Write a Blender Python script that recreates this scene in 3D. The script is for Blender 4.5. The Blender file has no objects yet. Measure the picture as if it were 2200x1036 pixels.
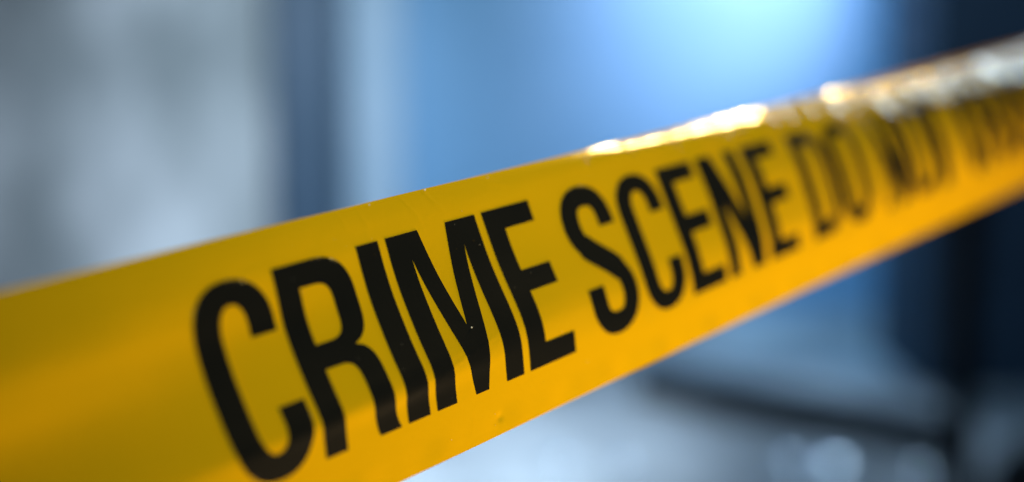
import bpy, math, random
import numpy as np
from mathutils import Vector, Matrix
from mathutils.geometry import delaunay_2d_cdt

scene = bpy.context.scene
col = scene.collection
R = math.radians

# ------------------------------------------------------------------ camera
CAM_H, PITCH = 1.15, 8.0
cd = bpy.data.cameras.new('camera')
cam = bpy.data.objects.new('camera', cd)
col.objects.link(cam)
cam.location = (0, 0, CAM_H)
cam.rotation_euler = (R(90 - PITCH), 0, 0)
cd.sensor_width = 36
cd.lens = 50
cd.clip_start, cd.clip_end = 0.01, 200
cd.dof.use_dof = True
cd.dof.focus_distance = 0.418
cd.dof.aperture_fstop = 2.8
cd.dof.aperture_blades = 0
scene.camera = cam
F = np.array([0, math.cos(R(PITCH)), -math.sin(R(PITCH))])
U = np.array([0, math.sin(R(PITCH)), math.cos(R(PITCH))])
X = np.array([1., 0, 0])
O = np.array([0, 0, CAM_H])

# ------------------------------------------------------------------ world, exposure
world = bpy.data.worlds.new('World')
scene.world = world
world.use_nodes = True
bg = world.node_tree.nodes['Background']
bg.inputs[0].default_value = (0.30, 0.42, 0.55, 1)
bg.inputs[1].default_value = 0.06
vs = scene.view_settings
vs.view_transform = 'Standard'
vs.look = 'None'
vs.exposure = 0
vs.gamma = 1
vs.use_curve_mapping = False
scene.cycles.max_bounces = 6
scene.cycles.use_denoising = True


def aim(o, target):
    d = Vector(target) - o.location
    o.rotation_euler = d.to_track_quat('-Z', 'Y').to_euler()


def area(name, loc, target, size, power, color, size_y=None):
    l = bpy.data.lights.new(name, 'AREA')
    l.size = size
    if size_y:
        l.shape = 'RECTANGLE'
        l.size_y = size_y
    l.energy = power
    l.color = color
    o = bpy.data.objects.new(name, l)
    col.objects.link(o)
    o.location = loc
    aim(o, target)
    return o


def spot(name, loc, target, power, color, angle, blend=1.0, radius=0.05):
    l = bpy.data.lights.new(name, 'SPOT')
    l.energy = power
    l.color = color
    l.spot_size = R(angle)
    l.spot_blend = blend
    l.shadow_soft_size = radius
    o = bpy.data.objects.new(name, l)
    col.objects.link(o)
    o.location = loc
    aim(o, target)
    return o


# unseen lamps added for the tape's shading and edge highlights
spot('key_lamp', (0.20, -0.60, 1.90), (0.075, 0.495, 1.12), 54.0, (0.97, 1.0, 0.80), 31, 1.0, 0.12)
area('warm_lamp', (0.42, 0.48, 0.52), (0.18, 0.64, 1.08), 0.18, 11.0, (1.0, 0.66, 0.32), 0.18)
hot = area('hot_lamp', (1.0, 2.25, 2.42), (0.005, 0.49, 1.12), 0.20, 0.15, (1.0, 0.68, 0.24))
hot.data.spread = R(9)
area('soft_panel', (1.30, 2.68, 1.86), (0.25, 0.75, 1.14), 0.40, 3.8, (0.70, 0.89, 1.0), 0.22)
# added lamps, out of view, brightening parts of the yard behind
spot('wall_washer', (1.20, 5.15, 1.95), (0.89, 6.02, 1.42), 140, (1.0, 0.84, 0.94), 74, 0.9, 0.08)
spot('panel_fill', (0.85, 4.8, 2.6), (1.45, 6.02, 0.6), 120, (0.20, 0.60, 1.0), 80, 1.0, 0.2)
spot('wall_wash', (0.0, 2.2, 2.9), (0.0, 5.95, 1.0), 430, (0.62, 0.86, 1.0), 58)
spot('plaster_wash', (-1.3, 2.6, 2.0), (-1.40, 6.0, 0.50), 440, (0.66, 0.83, 1.0), 50)
spot('ground_wash', (-0.7, 3.0, 2.6), (-0.15, 3.85, 0.0), 560, (0.62, 0.82, 1.0), 34)
spot('corner_wash', (1.2, 2.2, 2.4), (1.9, 4.6, 0.6), 80, (0.40, 0.70, 1.0), 60)
spot('glint_lamp', (1.15, 5.85, 1.65), (0.6, 3.8, 0.0), 70, (0.55, 0.80, 1.0), 52, 0.6, 0.06)  # unseen lamp added to strike glints off the studs

# ------------------------------------------------------------------ helpers
def mat(name, base, rough=0.5, spec=0.5, metal=0.0, coat=0.0):
    m = bpy.data.materials.new(name)
    m.use_nodes = True
    b = m.node_tree.nodes['Principled BSDF']
    b.inputs['Base Color'].default_value = (*base, 1)
    b.inputs['Roughness'].default_value = rough
    b.inputs['Specular IOR Level'].default_value = spec
    b.inputs['Metallic'].default_value = metal
    b.inputs['Coat Weight'].default_value = coat
    return m


def noisy(name, c1, c2, scale, rough=0.7, spec=0.3, bump=0.0, stretch=(1, 1, 1), detail=4.0, lo=0.35, hi=0.65):
    m = mat(name, c1, rough, spec)
    nt = m.node_tree
    b = nt.nodes['Principled BSDF']
    tc = nt.nodes.new('ShaderNodeTexCoord')
    mp = nt.nodes.new('ShaderNodeMapping')
    mp.inputs['Scale'].default_value = stretch
    n = nt.nodes.new('ShaderNodeTexNoise')
    n.inputs['Scale'].default_value = scale
    n.inputs['Detail'].default_value = detail
    r = nt.nodes.new('ShaderNodeValToRGB')
    r.color_ramp.elements[0].position = lo
    r.color_ramp.elements[1].position = hi
    r.color_ramp.elements[0].color = (*c1, 1)
    r.color_ramp.elements[1].color = (*c2, 1)
    L = nt.links.new
    L(tc.outputs['Object'], mp.inputs[0])
    L(mp.outputs[0], n.inputs['Vector'])
    L(n.outputs['Fac'], r.inputs[0])
    L(r.outputs[0], b.inputs['Base Color'])
    if bump:
        bp = nt.nodes.new('ShaderNodeBump')
        bp.inputs['Strength'].default_value = bump
        bp.inputs['Distance'].default_value = 0.01
        n2 = nt.nodes.new('ShaderNodeTexNoise')
        n2.inputs['Scale'].default_value = scale * 12
        L(mp.outputs[0], n2.inputs['Vector'])
        L(n2.outputs['Fac'], bp.inputs['Height'])
        L(bp.outputs[0], b.inputs['Normal'])
    return m


def link_mesh(name, verts, faces, m, parent=None, smooth=False):
    me = bpy.data.meshes.new(name)
    me.from_pydata([tuple(v) for v in verts], [], [tuple(f) for f in faces])
    me.update()
    if smooth:
        me.polygons.foreach_set('use_smooth', [True] * len(me.polygons))
    me.materials.append(m)
    o = bpy.data.objects.new(name, me)
    col.objects.link(o)
    if parent:
        o.parent = parent
    return o


def tag(o, label=None, cat=None, group=None, kind=None):
    if label: o['label'] = label
    if cat: o['category'] = cat
    if group: o['group'] = group
    if kind: o['kind'] = kind
    return o


class MB:
    def __init__(s): s.v, s.f = [], []

    def box(s, a, b, bev=0.0, rot=None):
        import bmesh
        bm = bmesh.new()
        bmesh.ops.create_cube(bm, size=1)
        c = [(a[i] + b[i]) / 2 for i in range(3)]
        d = [abs(b[i] - a[i]) for i in range(3)]
        bmesh.ops.scale(bm, vec=d, verts=bm.verts)
        if bev:
            bmesh.ops.bevel(bm, geom=bm.edges[:], offset=bev, segments=3, affect='EDGES', profile=0.5)
        if rot is not None:
            bmesh.ops.transform(bm, matrix=rot, verts=bm.verts)
        bmesh.ops.translate(bm, vec=c, verts=bm.verts)
        k = len(s.v)
        bm.verts.index_update()
        s.v += [v.co[:] for v in bm.verts]
        s.f += [[q.index + k for q in f.verts] for f in bm.faces]
        bm.free()
        return s

    def lathe(s, prof, c, n=32):
        k = len(s.v)
        for r, z in prof:
            for i in range(n):
                a = 2 * math.pi * i / n
                s.v.append((c[0] + r * math.cos(a), c[1] + r * math.sin(a), c[2] + z))
        for j in range(len(prof) - 1):
            for i in range(n):
                i2 = (i + 1) % n
                s.f.append([k + j * n + i, k + j * n + i2, k + (j + 1) * n + i2, k + (j + 1) * n + i])
        s.f.append([k + i for i in range(n)][::-1])
        s.f.append([k + (len(prof) - 1) * n + i for i in range(n)])
        return s

    def build(s, name, m, parent=None, smooth=False):
        return link_mesh(name, s.v, s.f, m, parent, smooth)


# ------------------------------------------------------------------ materials
M_ground = noisy('pale_concrete', (0.30, 0.31, 0.33), (0.62, 0.63, 0.65), 2.6, 0.6, 0.4, 0.4)
M_plaster = noisy('weathered_plaster', (0.24, 0.26, 0.27), (0.66, 0.67, 0.70), 2.2, 0.8, 0.2, 0.3, (1, 1, 0.6))
M_blue = noisy('blue_sheet', (0.15, 0.33, 0.56), (0.19, 0.38, 0.62), 1.2, 0.55, 0.4, 0.1)
M_post = noisy('slate_blue_paint', (0.030, 0.062, 0.105), (0.04, 0.075, 0.125), 3, 0.5, 0.4)
M_trim = noisy('pale_trim_paint', (0.32, 0.43, 0.55), (0.38, 0.48, 0.60), 3, 0.5, 0.4)
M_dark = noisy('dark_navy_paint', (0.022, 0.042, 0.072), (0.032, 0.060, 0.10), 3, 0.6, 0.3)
M_black = mat('black_rubber', (0.008, 0.009, 0.010), 0.6, 0.3)
M_timber = noisy('tarred_timber', (0.03, 0.04, 0.055), (0.05, 0.055, 0.065), 6, 0.7, 0.3, 0.4)
M_steel = mat('polished_steel', (0.75, 0.78, 0.8), 0.22, 0.5, 1.0)

# ------------------------------------------------------------------ setting
tag(link_mesh('ground', [(-12, -4, 0), (12, -4, 0), (12, 14, 0), (-12, 14, 0)], [(0, 1, 2, 3)], M_ground), kind='structure')

WY = 6.0
w = MB().box((-6.0, WY, 0), (-1.02, WY + 0.25, 3.2)).build('plaster_wall', M_plaster)
tag(w, 'pale weathered plaster wall out of focus left of the slate blue post', 'wall')
p = MB().box((-0.965, WY - 0.22, 0), (-0.70, WY - 0.02, 3.2), 0.012).build('blue_post', M_post)
tag(p, 'slate blue upright post between the pale wall and the blue panel', 'post')

root = bpy.data.objects.new('blue_partition', None)
root.location = (0.4, WY, 0)
col.objects.link(root)
tag(root, 'bright blue partition with a floodlit glow behind the barrier tape', 'partition')
def sub(name, a, b, m, bev=0.004):
    q = MB().box([a[i] - root.location[i] for i in range(3)], [b[i] - root.location[i] for i in range(3)], bev)
    return q.build(name, m, root)
sub('panel', (-0.46, WY + 0.02, 0.0), (2.4, WY + 0.08, 3.2), M_blue)
sub('frame', (-0.70, WY - 0.01, 0.0), (-0.463, WY + 0.10, 3.2), M_trim)

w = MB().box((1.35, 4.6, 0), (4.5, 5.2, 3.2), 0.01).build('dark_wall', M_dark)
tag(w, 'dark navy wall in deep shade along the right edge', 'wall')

root2 = bpy.data.objects.new('bollard', None)
root2.location = (1.02, 3.15, 0)
col.objects.link(root2)
tag(root2, 'slim black upright pole standing below the right end of the tape', 'pole')
MB().lathe([(0.035, 0.02), (0.035, 1.05), (0.03, 1.065), (0.012, 1.07)], (0, 0, 0)).build('shaft', M_black, root2, True)
MB().lathe([(0.16, 0.0), (0.16, 0.02), (0.14, 0.035), (0.05, 0.045)], (0, 0, 0)).build('base', M_black, root2, True)

b = MB().box((-0.52, -0.05, -0.045), (0.52, 0.05, 0.045), 0.008)
o = b.build('timber_beam', M_timber)
o.location = (0.83, 4.25, 0.046)
o.rotation_euler = (0, 0, R(-40))
tag(o, 'dark timber beam lying across the pale ground under the tape', 'beam')

# a slumped black bag beside the pole
v, fc = [], []
NU, NV = 40, 20
for i in range(NV + 1):
    ph = math.pi / 2 * i / NV
    for j in range(NU):
        th = 2 * math.pi * j / NU
        e = 1 + 0.06 * math.sin(3 * th + 1) + 0.04 * math.sin(5 * th)
        v.append((1.36 + 0.24 * e * math.cos(ph) ** .6 * math.cos(th), 3.25 + 0.17 * e * math.cos(ph) ** .6 * math.sin(th),
                  0.24 * math.sin(ph) * (1 + 0.06 * math.sin(2 * th + 1) * math.cos(ph))))
for i in range(NV):
    for j in range(NU):
        j2 = (j + 1) % NU
        fc.append((i * NU + j, i * NU + j2, (i + 1) * NU + j2, (i + 1) * NU + j))
tag(link_mesh('sandbag', v, fc, M_black, None, True), 'slumped black bag in the bottom right corner beside the pole', 'bag')

# low steel studs, added only so their glints make soft discs of light
studs = [(0.115, 3.78, 'lone shiny steel stud added for its glint, nearest the tape'),
         (0.29, 3.74, 'shiny steel stud added for its glint, second in line from the tape edge'),
         (0.78, 3.80, 'shiny steel stud added for its glint, just left of the brightest disc of light'),
         (0.90, 3.76, 'brightest steel stud added for its glint, in front of the dark beam'),
         (1.12, 3.72, 'shiny steel stud added for its glint, closest to the black pole')]
for i, (x, y, lb) in enumerate(studs):
    prof = [(0.070, 0.0)] + [(0.145 * math.sin(a), 0.001 + 0.145 * (math.cos(a) - 0.8757)) for a in [R(28.87) * (1 - k / 14) for k in range(14)]]
    o = MB().lathe(prof, (0, 0, 0)).build('glint_stud', M_steel, None, True)
    o.location = (x, y, 0)
    k = (0.62, 0.5, 0.6, 1.0, 0.45)[i]
    o.scale = (k, k, k)
    tag(o, lb, 'stud', 'steel studs added to make the discs of light')

# ------------------------------------------------------------------ barrier tape
f_px = 3055.0
d = np.array([2410, 739, f_px]); d /= np.linalg.norm(d)       # along the tape (right, up, forward of the lens)
wv = np.array([-739, 2410, 0.]); wv /= np.linalg.norm(wv)     # across the tape
nc = -np.cross(d, wv)                                         # out of its printed face
P0 = np.array([0, (518 - 360) / f_px, 1.]) * 0.454


def T_of(tp, h):
    """place across the tape (m) of a point h in front of the flat tape, seen edge-on along its length"""
    q = P0[None, :] + tp[:, None] * wv
    m = np.cross(np.broadcast_to(d, q.shape), q)
    return -((m @ P0) + h * (m @ nc)) / (m @ wv)


# out-of-plane shape of the stretched film (mm): rows = distance from top edge, columns = distance along
SK = [-400, -190, -109, -77, -21, 40, 78, 141, 220, 330, 450, 620, 4000]
TK = [0, 2.5, 5, 8, 11.5, 18, 26, 34, 41, 46, 50, 54, 58, 62.5, 69, 76.3]
HK = {
 -400: [-2.2,-1.5,-.9,-0.4,0.2,1.6,1.6,-0.2,-1.2,-1.2,-0.8,-0.3,0.2,0.7,0.2,-1.8],
 -190: [-1.8,-1.1,-.6,-0.1,0.5,1.2,0.4,-1.0,-1.2,-0.7,0.1,0.9,1.5,1.5,-0.5,-3.0],
 -109: [-1.0,-.5,-.2,0,0.1,-.4,-1.3,-0.8,0.2,1.0,1.75,2.1,0.9,-.4,-2.2,-4.2],
 -77: [-1.0,-.5,-.2,0,0.2,-.1,-.2,0.4,1.2,2.0,2.7,2.7,1.2,0,-1.8,-3.8],
 -21:  [-1.3,-.7,-.3,-.1,-.1,0.1,0.5,1.5,2.6,3.2,3.3,2.8,1.8,0.5,-1.4,-3.4],
 40: [-2.2,-.7,-.1,0.1,0.3,0.6,1.2,1.9,2.5,2.8,2.8,2.4,1.8,0.7,-1.2,-3.2],
 78: [-4.2,-1.5,-.3,0.1,0.4,0.9,1.5,2.1,2.6,2.8,2.7,2.4,1.7,0.8,-1.1,-3.0],
 141: [-5.6,-3.0,-1.0,0.1,0.5,1.8,3.0,3.2,3.4,3.4,3.2,2.5,1.5,0.4,-1.6,-3.6],
 220: [-7.0,-5.2,-3.4,-1.6,-.2,1.8,3.4,4.0,4.1,3.9,3.6,2.8,1.6,0.4,-1.8,-4.0],
 330:  [-18.5,-13,-9.8,-6.8,-3.8,1.0,3.6,4.4,4.6,4.2,3.7,2.8,1.6,0.2,-2.2,-4.6],
 450:  [-21,-15.,-11.6,-8.6,-5.4,0.4,3.4,4.4,4.6,4.2,3.6,2.6,1.4,0.0,-2.4,-4.8],
 620:  [-21,-15.,-11.6,-8.6,-5.4,0.2,3.2,4.2,4.4,4.0,3.4,2.4,1.2,-.2,-2.6,-5.0],
 4000: [-21,-15.,-11.6,-8.6,-5.4,0.2,3.2,4.2,4.4,4.0,3.4,2.4,1.2,-.2,-2.6,-5.0],
}


def cubic_rows(xk, Y, x):
    """monotone-ish (finite difference) cubic Hermite, Y (n, m) sampled at x -> (len(x), m)"""
    xk = np.asarray(xk, float); Y = np.asarray(Y, float)
    sl = np.diff(Y, axis=0) / np.diff(xk)[:, None]
    mk = np.zeros_like(Y)
    mk[0], mk[-1] = sl[0], sl[-1]
    h = np.diff(xk)[:, None]
    mk[1:-1] = (sl[:-1] * h[1:] + sl[1:] * h[:-1]) / (h[1:] + h[:-1])
    i = np.clip(np.searchsorted(xk, x) - 1, 0, len(xk) - 2)
    hh = (xk[i + 1] - xk[i]); u = np.clip((x - xk[i]) / hh, 0, 1)[:, None]; hh = hh[:, None]
    return ((2*u**3 - 3*u**2 + 1) * Y[i] + (u**3 - 2*u**2 + u) * hh * mk[i]
            + (-2*u**3 + 3*u**2) * Y[i + 1] + (u**3 - u**2) * hh * mk[i + 1])


TG = np.linspace(0, 76.3, 400)
HT = cubic_rows(TK, np.array([HK[s] for s in SK]).T, TG).T     # (s knots, 400)


def ridge(s, t, s0, t0, s1, t1, wd, amp):
    """a fine crease from (s0,t0) to (s1,t1)"""
    ax, ay = s1 - s0, t1 - t0
    L = math.hypot(ax, ay)
    u = ((s - s0) * ax + (t - t0) * ay) / L
    v = ((s - s0) * ay - (t - t0) * ax) / L
    fade = np.clip((u + 1) / 2, 0, 1) * np.clip((L - u) / (0.4 * L), 0, 1)
    return amp * np.exp(-(v / wd) ** 2) * fade


def smooth(x, a, b):
    u = np.clip((x - a) / (b - a), 0, 1)
    return u * u * (3 - 2 * u)


def H(s, t):
    """s, t in mm (t measured down from the top edge) -> h mm"""
    rows = cubic_rows(SK, HT, s)
    k = np.clip(t / 76.3 * 399, 0, 398.999)
    i = k.astype(int); fr = k - i
    n = np.arange(len(s))
    h = rows[n, i] * (1 - fr) + rows[n, i + 1] * fr
    # slow unevenness of hand-stretched film
    h = h + 0.10 * np.sin(s / 23.0 + t / 17.0) + 0.05 * np.sin(s / 9.1 - t / 12.0 + 1.3) + 0.03 * np.sin(s / 4.3 + t / 26 + .4)
    # cross wrinkles where the top edge has folded back
    a = smooth(s, 30, 260) * smooth(-t, -34, -2)
    h = h + a * (0.55 * np.sin(s / 3.7 + 0.8 * np.sin(s / 17.0) + t / 9) + 0.35 * np.sin(s / 2.1 + 1.7 * np.sin(s / 11.)) + 0.7 * np.sin(s / 8.6 + t / 14.0))
    b = smooth(s, 150, 300) * smooth(t, 5, 20) * smooth(-t, -66, -48)
    h = h + b * (0.9 * np.sin(s / 4.4 + t / 30) + 1.3 * np.sin(s / 9.2 + 1.0))
    # single creases near the word's middle letters
    h = h - 0.5 * np.exp(-((s + 38) / 1.3) ** 2 - ((t - 71.5) / 1.0) ** 2)      # a small puncture dent
    for c in [(-43.5, -.5, -36, 9.5, .30, .16), (-54, -.5, -47, 10, .35, .12), (-72, -.5, -69, 9, .35, .10),
              (-80, -.5, -77, 8, .5, .08), (-20, 0, -2, 6, .8, .12), (97, -1, 103, 12, 1.6, -.9), (40, -1, 43, 8, .8, -.4), (135, -1, 141, 12, 1.2, -.5), (66, 0, 72, 12, .6, .25),
              (-62, 53.5, -30, 47.5, .45, .14), (-82, 56, -62, 53.5, .45, .12)]:
        h = h + ridge(s, t, *c)
    for c in MARKS:
        h = h + ridge(s, t, *c)
    # slight waviness of the slit lower edge
    h = h + 0.25 * smooth(t, 68, 76.3) * (np.sin(s / 6.1) + 0.7 * np.sin(s / 2.7 + 1))
    return h


_r = random.Random(11)
MARKS = []
for _k in range(46):
    _s, _t = _r.uniform(-150, 110), _r.uniform(2, 68)
    _a = R(_r.choice([_r.gauss(90, 14), _r.gauss(8, 10), _r.gauss(62, 10)])); _l = _r.uniform(3, 12)
    MARKS.append((_s, _t, _s + _l * math.cos(_a), _t + _l * math.sin(_a), _r.uniform(.35, .8), _r.choice([-1, 1]) * _r.uniform(.015, .06)))


def tape_point(s, t, lift=0.0):
    """arrays in mm -> world coordinates (m)"""
    s = np.asarray(s, float); t = np.asarray(t, float)
    h = (H(s, t) + lift) / 1000
    tr = T_of(-t / 1000, h)
    P = P0[None, :] + (s / 1000)[:, None] * d + tr[:, None] * wv + h[:, None] * nc
    return O + P[:, :1] * X + P[:, 1:2] * U + P[:, 2:3] * F


sg = np.concatenate([np.arange(-330, -160, 2.), np.arange(-160, 120, .5), np.arange(120, 640, .8), np.arange(640, 2600, 12.)])
tg = np.concatenate([np.arange(0, 14, .4), np.arange(14, 76.3, .7), [76.3]])
S_, T_ = np.meshgrid(sg, tg, indexing='ij')
V = tape_point(S_.ravel(), T_.ravel())
nt_ = len(tg)
ii, jj = np.meshgrid(np.arange(len(sg) - 1), np.arange(nt_ - 1), indexing='ij')
a = (ii * nt_ + jj).ravel()
FQ = np.stack([a, a + 1, a + nt_ + 1, a + nt_], 1)

M_film = mat('yellow_film', (0.87, 0.52, 0.001), 0.16, 0.45)
nt = M_film.node_tree
pb = nt.nodes['Principled BSDF']
out = nt.nodes['Material Output']
tr_ = nt.nodes.new('ShaderNodeBsdfTranslucent')
tr_.inputs[0].default_value = (0.85, 0.42, 0.003, 1)
mx = nt.nodes.new('ShaderNodeMixShader')
mx.inputs[0].default_value = 0.22
nt.links.new(pb.outputs[0], mx.inputs[1])
nt.links.new(tr_.outputs[0], mx.inputs[2])
nt.links.new(mx.outputs[0], out.inputs[0])
tcn = nt.nodes.new('ShaderNodeTexCoord')
nz = nt.nodes.new('ShaderNodeTexNoise'); nz.inputs['Scale'].default_value = 420; nz.inputs['Detail'].default_value = 5
bp = nt.nodes.new('ShaderNodeBump'); bp.inputs['Strength'].default_value = 0.15; bp.inputs['Distance'].default_value = 0.0006
nt.links.new(tcn.outputs['Object'], nz.inputs['Vector'])
nt.links.new(nz.outputs['Fac'], bp.inputs['Height'])
nt.links.new(bp.outputs[0], pb.inputs['Normal'])

M_ink = mat('black_print', (0.006, 0.007, 0.0065), 0.36, 0.25)

_n = M_ink.node_tree
_b = _n.nodes['Principled BSDF']
_t = _n.nodes.new('ShaderNodeTexCoord')
_v = _n.nodes.new('ShaderNodeTexNoise'); _v.inputs['Scale'].default_value = 900; _v.inputs['Detail'].default_value = 3
_r = _n.nodes.new('ShaderNodeValToRGB')
_r.color_ramp.elements[0].position = 0.76; _r.color_ramp.elements[0].color = (0.006, 0.007, 0.0065, 1)
_r.color_ramp.elements[1].position = 0.82; _r.color_ramp.elements[1].color = (0.20, 0.12, 0.01, 1)
_u = _n.nodes.new('ShaderNodeBump'); _u.inputs['Strength'].default_value = 0.08; _u.inputs['Distance'].default_value = 0.0004
_n.links.new(_t.outputs['Object'], _v.inputs['Vector'])
_n.links.new(_v.outputs['Fac'], _r.inputs[0]); _n.links.new(_r.outputs[0], _b.inputs['Base Color'])
_n.links.new(_v.outputs['Fac'], _u.inputs['Height']); _n.links.new(_u.outputs[0], _b.inputs['Normal'])

tape_loc = V[0].copy()
tape = bpy.data.objects.new('barrier_tape', None)
tape.location = tape_loc
col.objects.link(tape)
tag(tape, 'taut yellow plastic barrier tape with black capitals reading CRIME SCENE DO NOT CROSS', 'barrier tape')
film = link_mesh('film', V - tape_loc, FQ, M_film, tape, True)


# ------------------------------------------------------------------ lettering (mm; y down; cap height 51.4)
def arc(cx, cy, rx, ry, a0, a1, n=20, e=2.25):
    P = []
    for i in range(n + 1):
        a = R(a0 + (a1 - a0) * i / n)
        c, s = math.cos(a), math.sin(a)
        P.append((cx + rx * math.copysign(abs(c) ** (2 / e), c), cy - ry * math.copysign(abs(s) ** (2 / e), s)))
    return P


def bez(p0, p1, p2, p3, n=14):
    P = []
    for i in range(n + 1):
        u = i / n
        P.append(tuple((1-u)**3*p0[k] + 3*u*(1-u)**2*p1[k] + 3*u*u*(1-u)*p2[k] + u**3*p3[k] for k in (0, 1)))
    return P


CH = 51.4
def g_C(w=26.8):
    c, ri = w / 2, (w - 17.6) / 2
    return [[(w, 15.4)] + arc(c, 13, c, 13.4, 0, 180) + arc(c, 38.4, c, 13.4, 180, 360) + [(w, 34.4), (w - 8.8, 34.4)]
            + arc(c, 38.4, ri, 7.0, 360, 180) + arc(c, 13, ri, 7.0, 180, 0) + [(w - 8.8, 15.4)]]
def g_O(w=27.4):
    c, ri = w / 2, (w - 17.6) / 2
    return [arc(c, 13, c, 13.4, 0, 180) + arc(c, 38.4, c, 13.4, 180, 360),
            arc(c, 13, ri, 7.0, 0, 180) + arc(c, 38.4, ri, 7.0, 180, 360)]
def g_D(w=27.4):
    return [[(0, CH), (0, 0)] + arc(w - 13, 12.5, 13, 12.5, 90, 0) + arc(w - 13, CH - 12.5, 13, 12.5, 0, -90),
            [(8.2, CH - 6.6), (8.2, 6.6)] + arc(w - 13.4, 12.6, 5.2, 6, 90, 0) + arc(w - 13.4, CH - 12.6, 5.2, 6, 0, -90)]
def g_R():
    o = [(0, CH), (0, 0)] + bez((14.5, 0), (24, 0), (27.6, 4.5), (27.6, 12)) + bez((27.6, 15), (27.6, 21.5), (25.8, 24), (21.2, 25.4))
    o += bez((21.4, 25.5), (26, 26.6), (27.3, 30), (27.3, 35)) + [(27.4, 44)] + bez((27.4, 45), (27.6, 48), (28, 50), (29.2, CH))
    o += [(20.6, CH)] + bez((20.0, 50), (19.3, 47), (19.2, 44), (19.2, 41)) + bez((19.2, 36), (19.2, 31), (17.8, 29.4), (13.5, 29.4)) + [(8.2, 29.4), (8.2, CH)]
    i = [(8.2, 6.8)] + bez((13.5, 6.8), (17.8, 6.8), (19.1, 8.8), (19.1, 13)) + bez((19.1, 16.2), (19.1, 20.6), (17.8, 22.4), (13.5, 22.4)) + [(8.2, 22.4)]
    return [o, i]
def g_I(): return [[(0, 0), (9.1, 0), (9.1, CH), (0, CH)]]
def g_M(): return [[(0, 0), (13.9, 0), (20.2, 31), (26.6, 0), (40.6, 0), (40.6, CH), (32, CH), (32, 7.8), (23.4, CH), (17.4, CH), (8.6, 7.8), (8.6, CH), (0, CH)]]
def g_E(w=24.0): return [[(0, 0), (w - .3, 0), (w - .3, 6.8), (8.9, 6.8), (8.9, 20.8), (w - .4, 20.8), (w - .4, 27.9), (8.9, 27.9), (8.9, 44.7), (w + .3, 44.7), (w + .3, CH), (0, CH)]]
def g_N(w=28.0): return [[(0, 0), (10.2, 0), (w - 7.9, 30), (w - 7.9, 0), (w, 0), (w, CH), (w - 10, CH), (7.9, 21.5), (7.9, CH), (0, CH)]]
def g_T(w=26.0): return [[(0, 0), (w, 0), (w, 7), (w/2 + 4.3, 7), (w/2 + 4.3, CH), (w/2 - 4.3, CH), (w/2 - 4.3, 7), (0, 7)]]
def g_S(w=27.6):
    c = [(23.2, 14.8)] + bez((23.2, 12.6), (23.2, 6), (19.8, 3.0), (13.6, 3.0)) + bez((13.6, 3.0), (7.6, 3.0), (4.2, 6.5), (4.2, 12.8))[1:]
    c += bez((4.2, 12.8), (4.2, 19.5), (8.6, 21.6), (13.6, 25.3))[1:] + bez((13.6, 25.3), (19.0, 29.2), (23.3, 31.8), (23.3, 38.6))[1:]
    c += bez((23.3, 38.6), (23.3, 45), (19.8, 48.3), (13.8, 48.3))[1:] + bez((13.8, 48.3), (7.6, 48.3), (4.2, 45), (4.2, 38.8))[1:] + [(4.2, 34.5)]
    A, B = [], []
    n = len(c)
    for i, p in enumerate(c):
        q0, q1 = c[max(i-1, 0)], c[min(i+1, n-1)]
        tx, ty = q1[0] - q0[0], q1[1] - q0[1]
        l = math.hypot(tx, ty); tx /= l; ty /= l
        diag = 2 * abs(tx * ty)
        wd = 9.0 * ty * ty + 7.2 * tx * tx
        if 20 < p[1] < 31: wd += 1.6 * diag
        A.append((p[0] - ty * wd / 2, p[1] + tx * wd / 2)); B.append((p[0] + ty * wd / 2, p[1] - tx * wd / 2))
    return [A + B[::-1]]


def t_of_row(s, y):
    """printed row y (0..51.4) -> mm below the top edge"""
    top = np.interp(s, [-140, 10, 80, 200, 400], [11.1, 11.3, 13.0, 14.0, 14.6])
    bot = np.interp(s, [-140, 10, 80, 200, 400], [62.6, 62.5, 60.6, 59.0, 58.6])
    return top + (bot - top) * y / CH


def densify(loop, step=0.7):
    out = []
    for i, p in enumerate(loop):
        q = loop[(i + 1) % len(loop)]
        l = math.hypot(q[0] - p[0], q[1] - p[1])
        if l < 1e-6: continue
        n = max(1, int(l / step + .5))
        for k in range(n):
            out.append((p[0] + (q[0] - p[0]) * k / n, p[1] + (q[1] - p[1]) * k / n))
    return out


def inside(loops, x, y):
    c = np.zeros(len(x), bool)
    for L in loops:
        L = np.array(L)
        for (x0, y0), (x1, y1) in zip(L, np.roll(L, -1, 0)):
            if y0 == y1: continue
            k = (y0 > y) != (y1 > y)
            c ^= k & (x < (x1 - x0) * (y - y0) / (y1 - y0) + x0)
    return c


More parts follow.
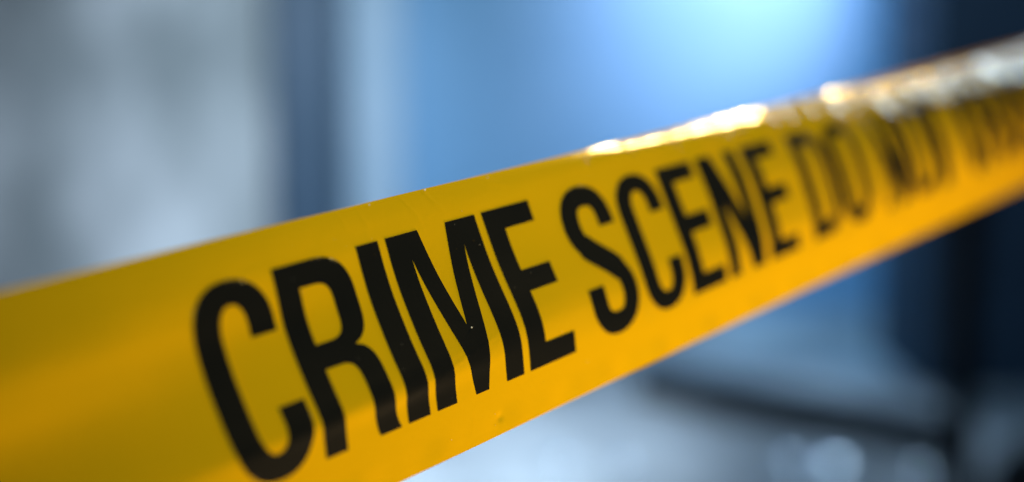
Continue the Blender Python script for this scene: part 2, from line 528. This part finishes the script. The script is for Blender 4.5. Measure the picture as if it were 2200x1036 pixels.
def glyph(loops, step=1.0):
    loops = [densify(L, step * .7) for L in loops]
    vs_, ed = [], []
    for L in loops:
        k = len(vs_)
        vs_ += L
        ed += [(k + i, k + (i + 1) % len(L)) for i in range(len(L))]
    P = np.array(vs_)
    gx, gy = np.meshgrid(np.arange(P[:, 0].min() + .37, P[:, 0].max(), step), np.arange(P[:, 1].min() + .37, P[:, 1].max(), step))
    gx, gy = gx.ravel(), gy.ravel()
    k = inside(loops, gx, gy)
    gx, gy = gx[k], gy[k]
    dist = np.min((gx[:, None] - P[None, :, 0]) ** 2 + (gy[:, None] - P[None, :, 1]) ** 2, 1)
    k = dist > (step * .45) ** 2
    pts = [Vector(p) for p in vs_] + [Vector((x, y)) for x, y in zip(gx[k], gy[k])]
    v, e, f, *_ = delaunay_2d_cdt(pts, ed, [], 0, 1e-5)
    v = np.array([p[:] for p in v]); f = np.array([list(q) for q in f])
    c = v[f].mean(1)
    return v, f[inside(loops, c[:, 0], c[:, 1])]


GL = {'C': g_C, 'R': g_R, 'I': g_I, 'M': g_M, 'E': g_E, 'S': g_S, 'N': g_N, 'D': g_D, 'O': g_O, 'T': g_T}
WORDS = [
    ('CRIME', [-138.2, -109.0, -77.2, -65.1, -21.3]),
    ('SCENE', [15.6, 47.8, 77.4, 105.2, 138.2]),
    ('DO', [176.6, 208.2]),
    ('NOT', [250.0, 282.0, 312.0]),
    ('CROSS', [352.0, 382.5, 414.5, 445.5, 476.0]),
]
cache = {}
for word, starts in WORDS:
    VV, FF, n = [], [], 0
    for ch, s0 in zip(word, starts):
        if ch not in cache: cache[ch] = glyph(GL[ch]())
        v, f = cache[ch]
        s = v[:, 0] + s0
        t = t_of_row(s, v[:, 1])
        VV.append(tape_point(s, t, 0.11) - tape_loc)
        FF.append(f + n); n += len(v)
    o = link_mesh('printed_word', np.concatenate(VV), np.concatenate(FF), M_ink, tape, True)
    tag(o, 'black printed capitals ' + word)
    me = o.data

# dust and a few grains caught on the film
random.seed(4)
mb = MB()
M_dust = mat('pale_dust', (0.75, 0.72, 0.62), 0.4, 0.5)
pts = [(-41.5, 0.4, .34), (-43.6, 43.5, .26), (-12, 1.2, .2), (-66, 0.8, .2)] + [(random.uniform(-110, 60), random.uniform(3, 74), random.uniform(.04, .085)) for _ in range(40)]
for s0, t0, r0 in pts:
    c = tape_point([s0], [t0], 0.12)[0] - tape_loc
    r0 /= 1000
    mb.lathe([(r0 * .3, -r0), (r0, -r0 * .3), (r0, r0 * .4), (r0 * .4, r0)], tuple(c), 8)
tag(mb.build('dust', M_dust, tape, True), 'pale dust grains on the yellow film', kind='stuff')
